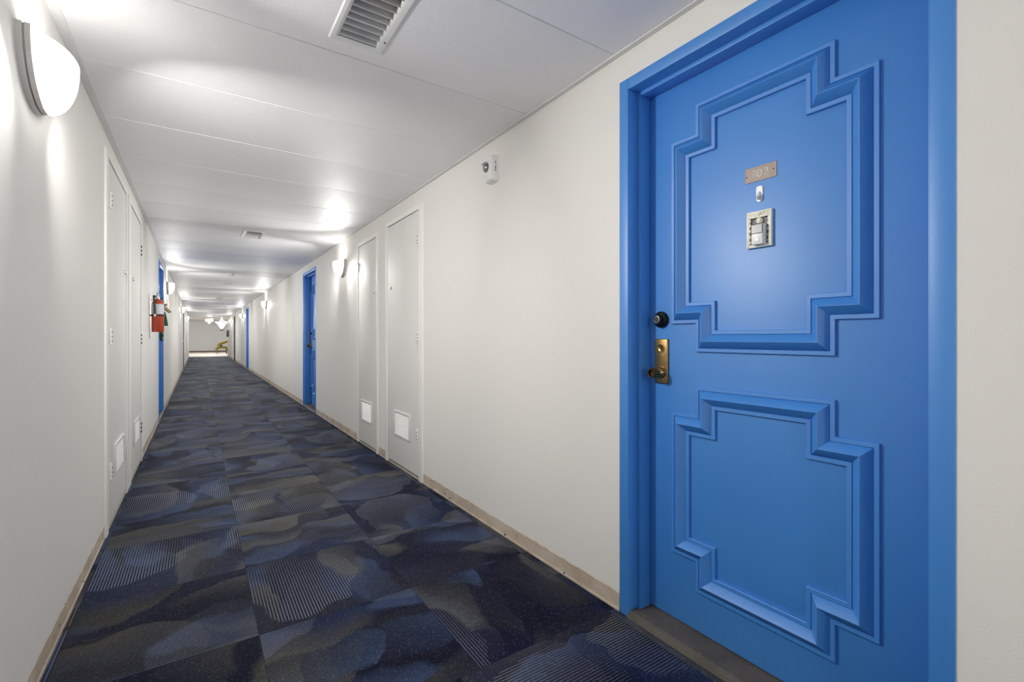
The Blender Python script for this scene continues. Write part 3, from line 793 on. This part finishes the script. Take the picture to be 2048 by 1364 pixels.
B().tube([(X1, Y1, LOB_H), (X1, Y1, 2.25)], .014, 8).make('stem', M['white'], r)
B().lathe([(.05, 2.18), (.10, 2.20), (.08, 2.24), (.02, 2.27)], (X1, Y1, 0), (0, 0, 1), 20).make('cap', M['white'], r, 40)
B().lathe([(.0, 1.66), (.06, 1.69), (.14, 1.80), (.24, 1.98), (.36, 2.09), (.37, 2.10), (.24, 2.00), (.13, 1.83), (.0, 1.72)], (X1, Y1, 0), (0, 0, 1), 32, False).make('glass_bowl', M['glow'], r, 60)
for k in range(3):
    an = 2*PI*k/3
    B().tube([(X1, Y1, 2.22), (X1+  .34*math.cos(an), Y1+.34*math.sin(an), 2.09)], .006, 6).make('rod', M['white'], r)
for nm, par, x, y, z, e in (('chandelier_bulb', bpy.data.objects['chandelier'], X0, cy_, 1.92, 88), ('pendant_bulb', r, X1, Y1, 2.35, 60)):
    lp = bpy.data.lights.new(nm, 'POINT'); lp.energy = e; lp.shadow_soft_size = .12; lp.color = (.93, .975, 1)
    lo = bpy.data.objects.new(nm, lp); COL.objects.link(lo); lo.parent = par; lo.location = (0, 0, z-par.location.z)

def chair(x, y):
    k_ = .80
    r = root('lounge_chair', (x, y, 0), 'mustard yellow lounge chair with slanted back in the lobby', 'chair')
    B().box(x-.36*k_, x+.40*k_, y-.33, y+.33, .36, .50, .05, 3).make('seat', M['mustard'], r, 50)
    b = B()
    b.loft([[(x-.28*k_, y+q*.34, .52), (x+.56*k_, y+q*.34, .80), (x+.57*k_, y+q*.34, .86), (x+.52*k_, y+q*.34, .92), (x-.20*k_, y+q*.34, .72), (x-.30*k_, y+q*.34, .62)] for q in (-1, -.9, .9, 1)])
    b.make('backrest', M['mustard'], r, 50)
    B().box(x-.12*k_, x+.05*k_, y-.25, y+.25, .48, .60, .03).make('back_post', M['olive'], r, 50)
    for q in (-1, 1):
        a = B().tube([(x-.38*k_, y+q*.31, .26), (x-.36*k_, y+q*.31, .38), (x-.28*k_, y+q*.31, .45), (x+.30*k_, y+q*.31, .45), (x+.40*k_, y+q*.31, .36), (x+.44*k_, y+q*.31, .24)], .035, 8)
        a.make('frame_rail', M['olive'], r, 60)
    for dx, dy in ((-.34, -.29), (-.22, .29), (.30, -.29), (.38, .29)):
        B().tube([(x+dx*k_, y+dy, .40), (x+dx*1.03*k_, y+dy, .16), (x+dx*1.06*k_, y+dy, 0)], [.032, .022, .016], 8).make('leg', M['olive'], r, 60)
chair(1.27, 36.3)
rg = B()
n = 28
rings = []
for s_, z in ((1, 0), (1.02, .012), (.98, .03), (.7, .034)):
    rings.append([(1.31+.22*s_*math.cos(2*PI*k/n)*(1+.05*math.sin(5*k)), 34.95+.78*s_*math.sin(2*PI*k/n)*(1+.05*math.cos(4*k)), -.004+z) for k in range(n)])
rg.loft(rings)
tag(rg.make('rug', M['fluffy'], None, 60), 'small white fluffy rug under the yellow lounge chair', 'rug')
ws = root('wall_sign', (1.47, LOB_Y, 1.60), 'small dark plate on the lobby end wall below the pendant', 'sign')
B().box(1.35, 1.59, LOB_Y-.012, LOB_Y, 1.585, 1.665, .003).make('plate', M['dull'], ws)

# ------------------------------------------------------------------ world, camera, view
w = bpy.data.worlds.new('World'); SC.world = w; w.use_nodes = True
bg = w.node_tree.nodes['Background']; bg.inputs[0].default_value = (.5, .5, .52, 1); bg.inputs[1].default_value = .15
cam = bpy.data.cameras.new('Camera'); co = bpy.data.objects.new('Camera', cam); COL.objects.link(co)
co.location = (0, 0, EYE); co.rotation_euler = (PI/2, 0, -math.atan2(627.5, 939.0))
cam.sensor_fit = 'HORIZONTAL'; cam.sensor_width = 36; cam.lens = 939.0/2048*36; cam.shift_y = -8.0/2048
cam.clip_start = .02; cam.clip_end = 200
SC.camera = co
vs = SC.view_settings
vs.view_transform = 'Standard'; vs.look = 'None'; vs.exposure = 0.53; vs.gamma = 1.0
try: vs.use_curve_mapping = False
except Exception: pass
SC.cycles.max_bounces = 12; SC.cycles.diffuse_bounces = 10; SC.cycles.use_denoising = True
SC.cycles.sample_clamp_indirect = 6.0
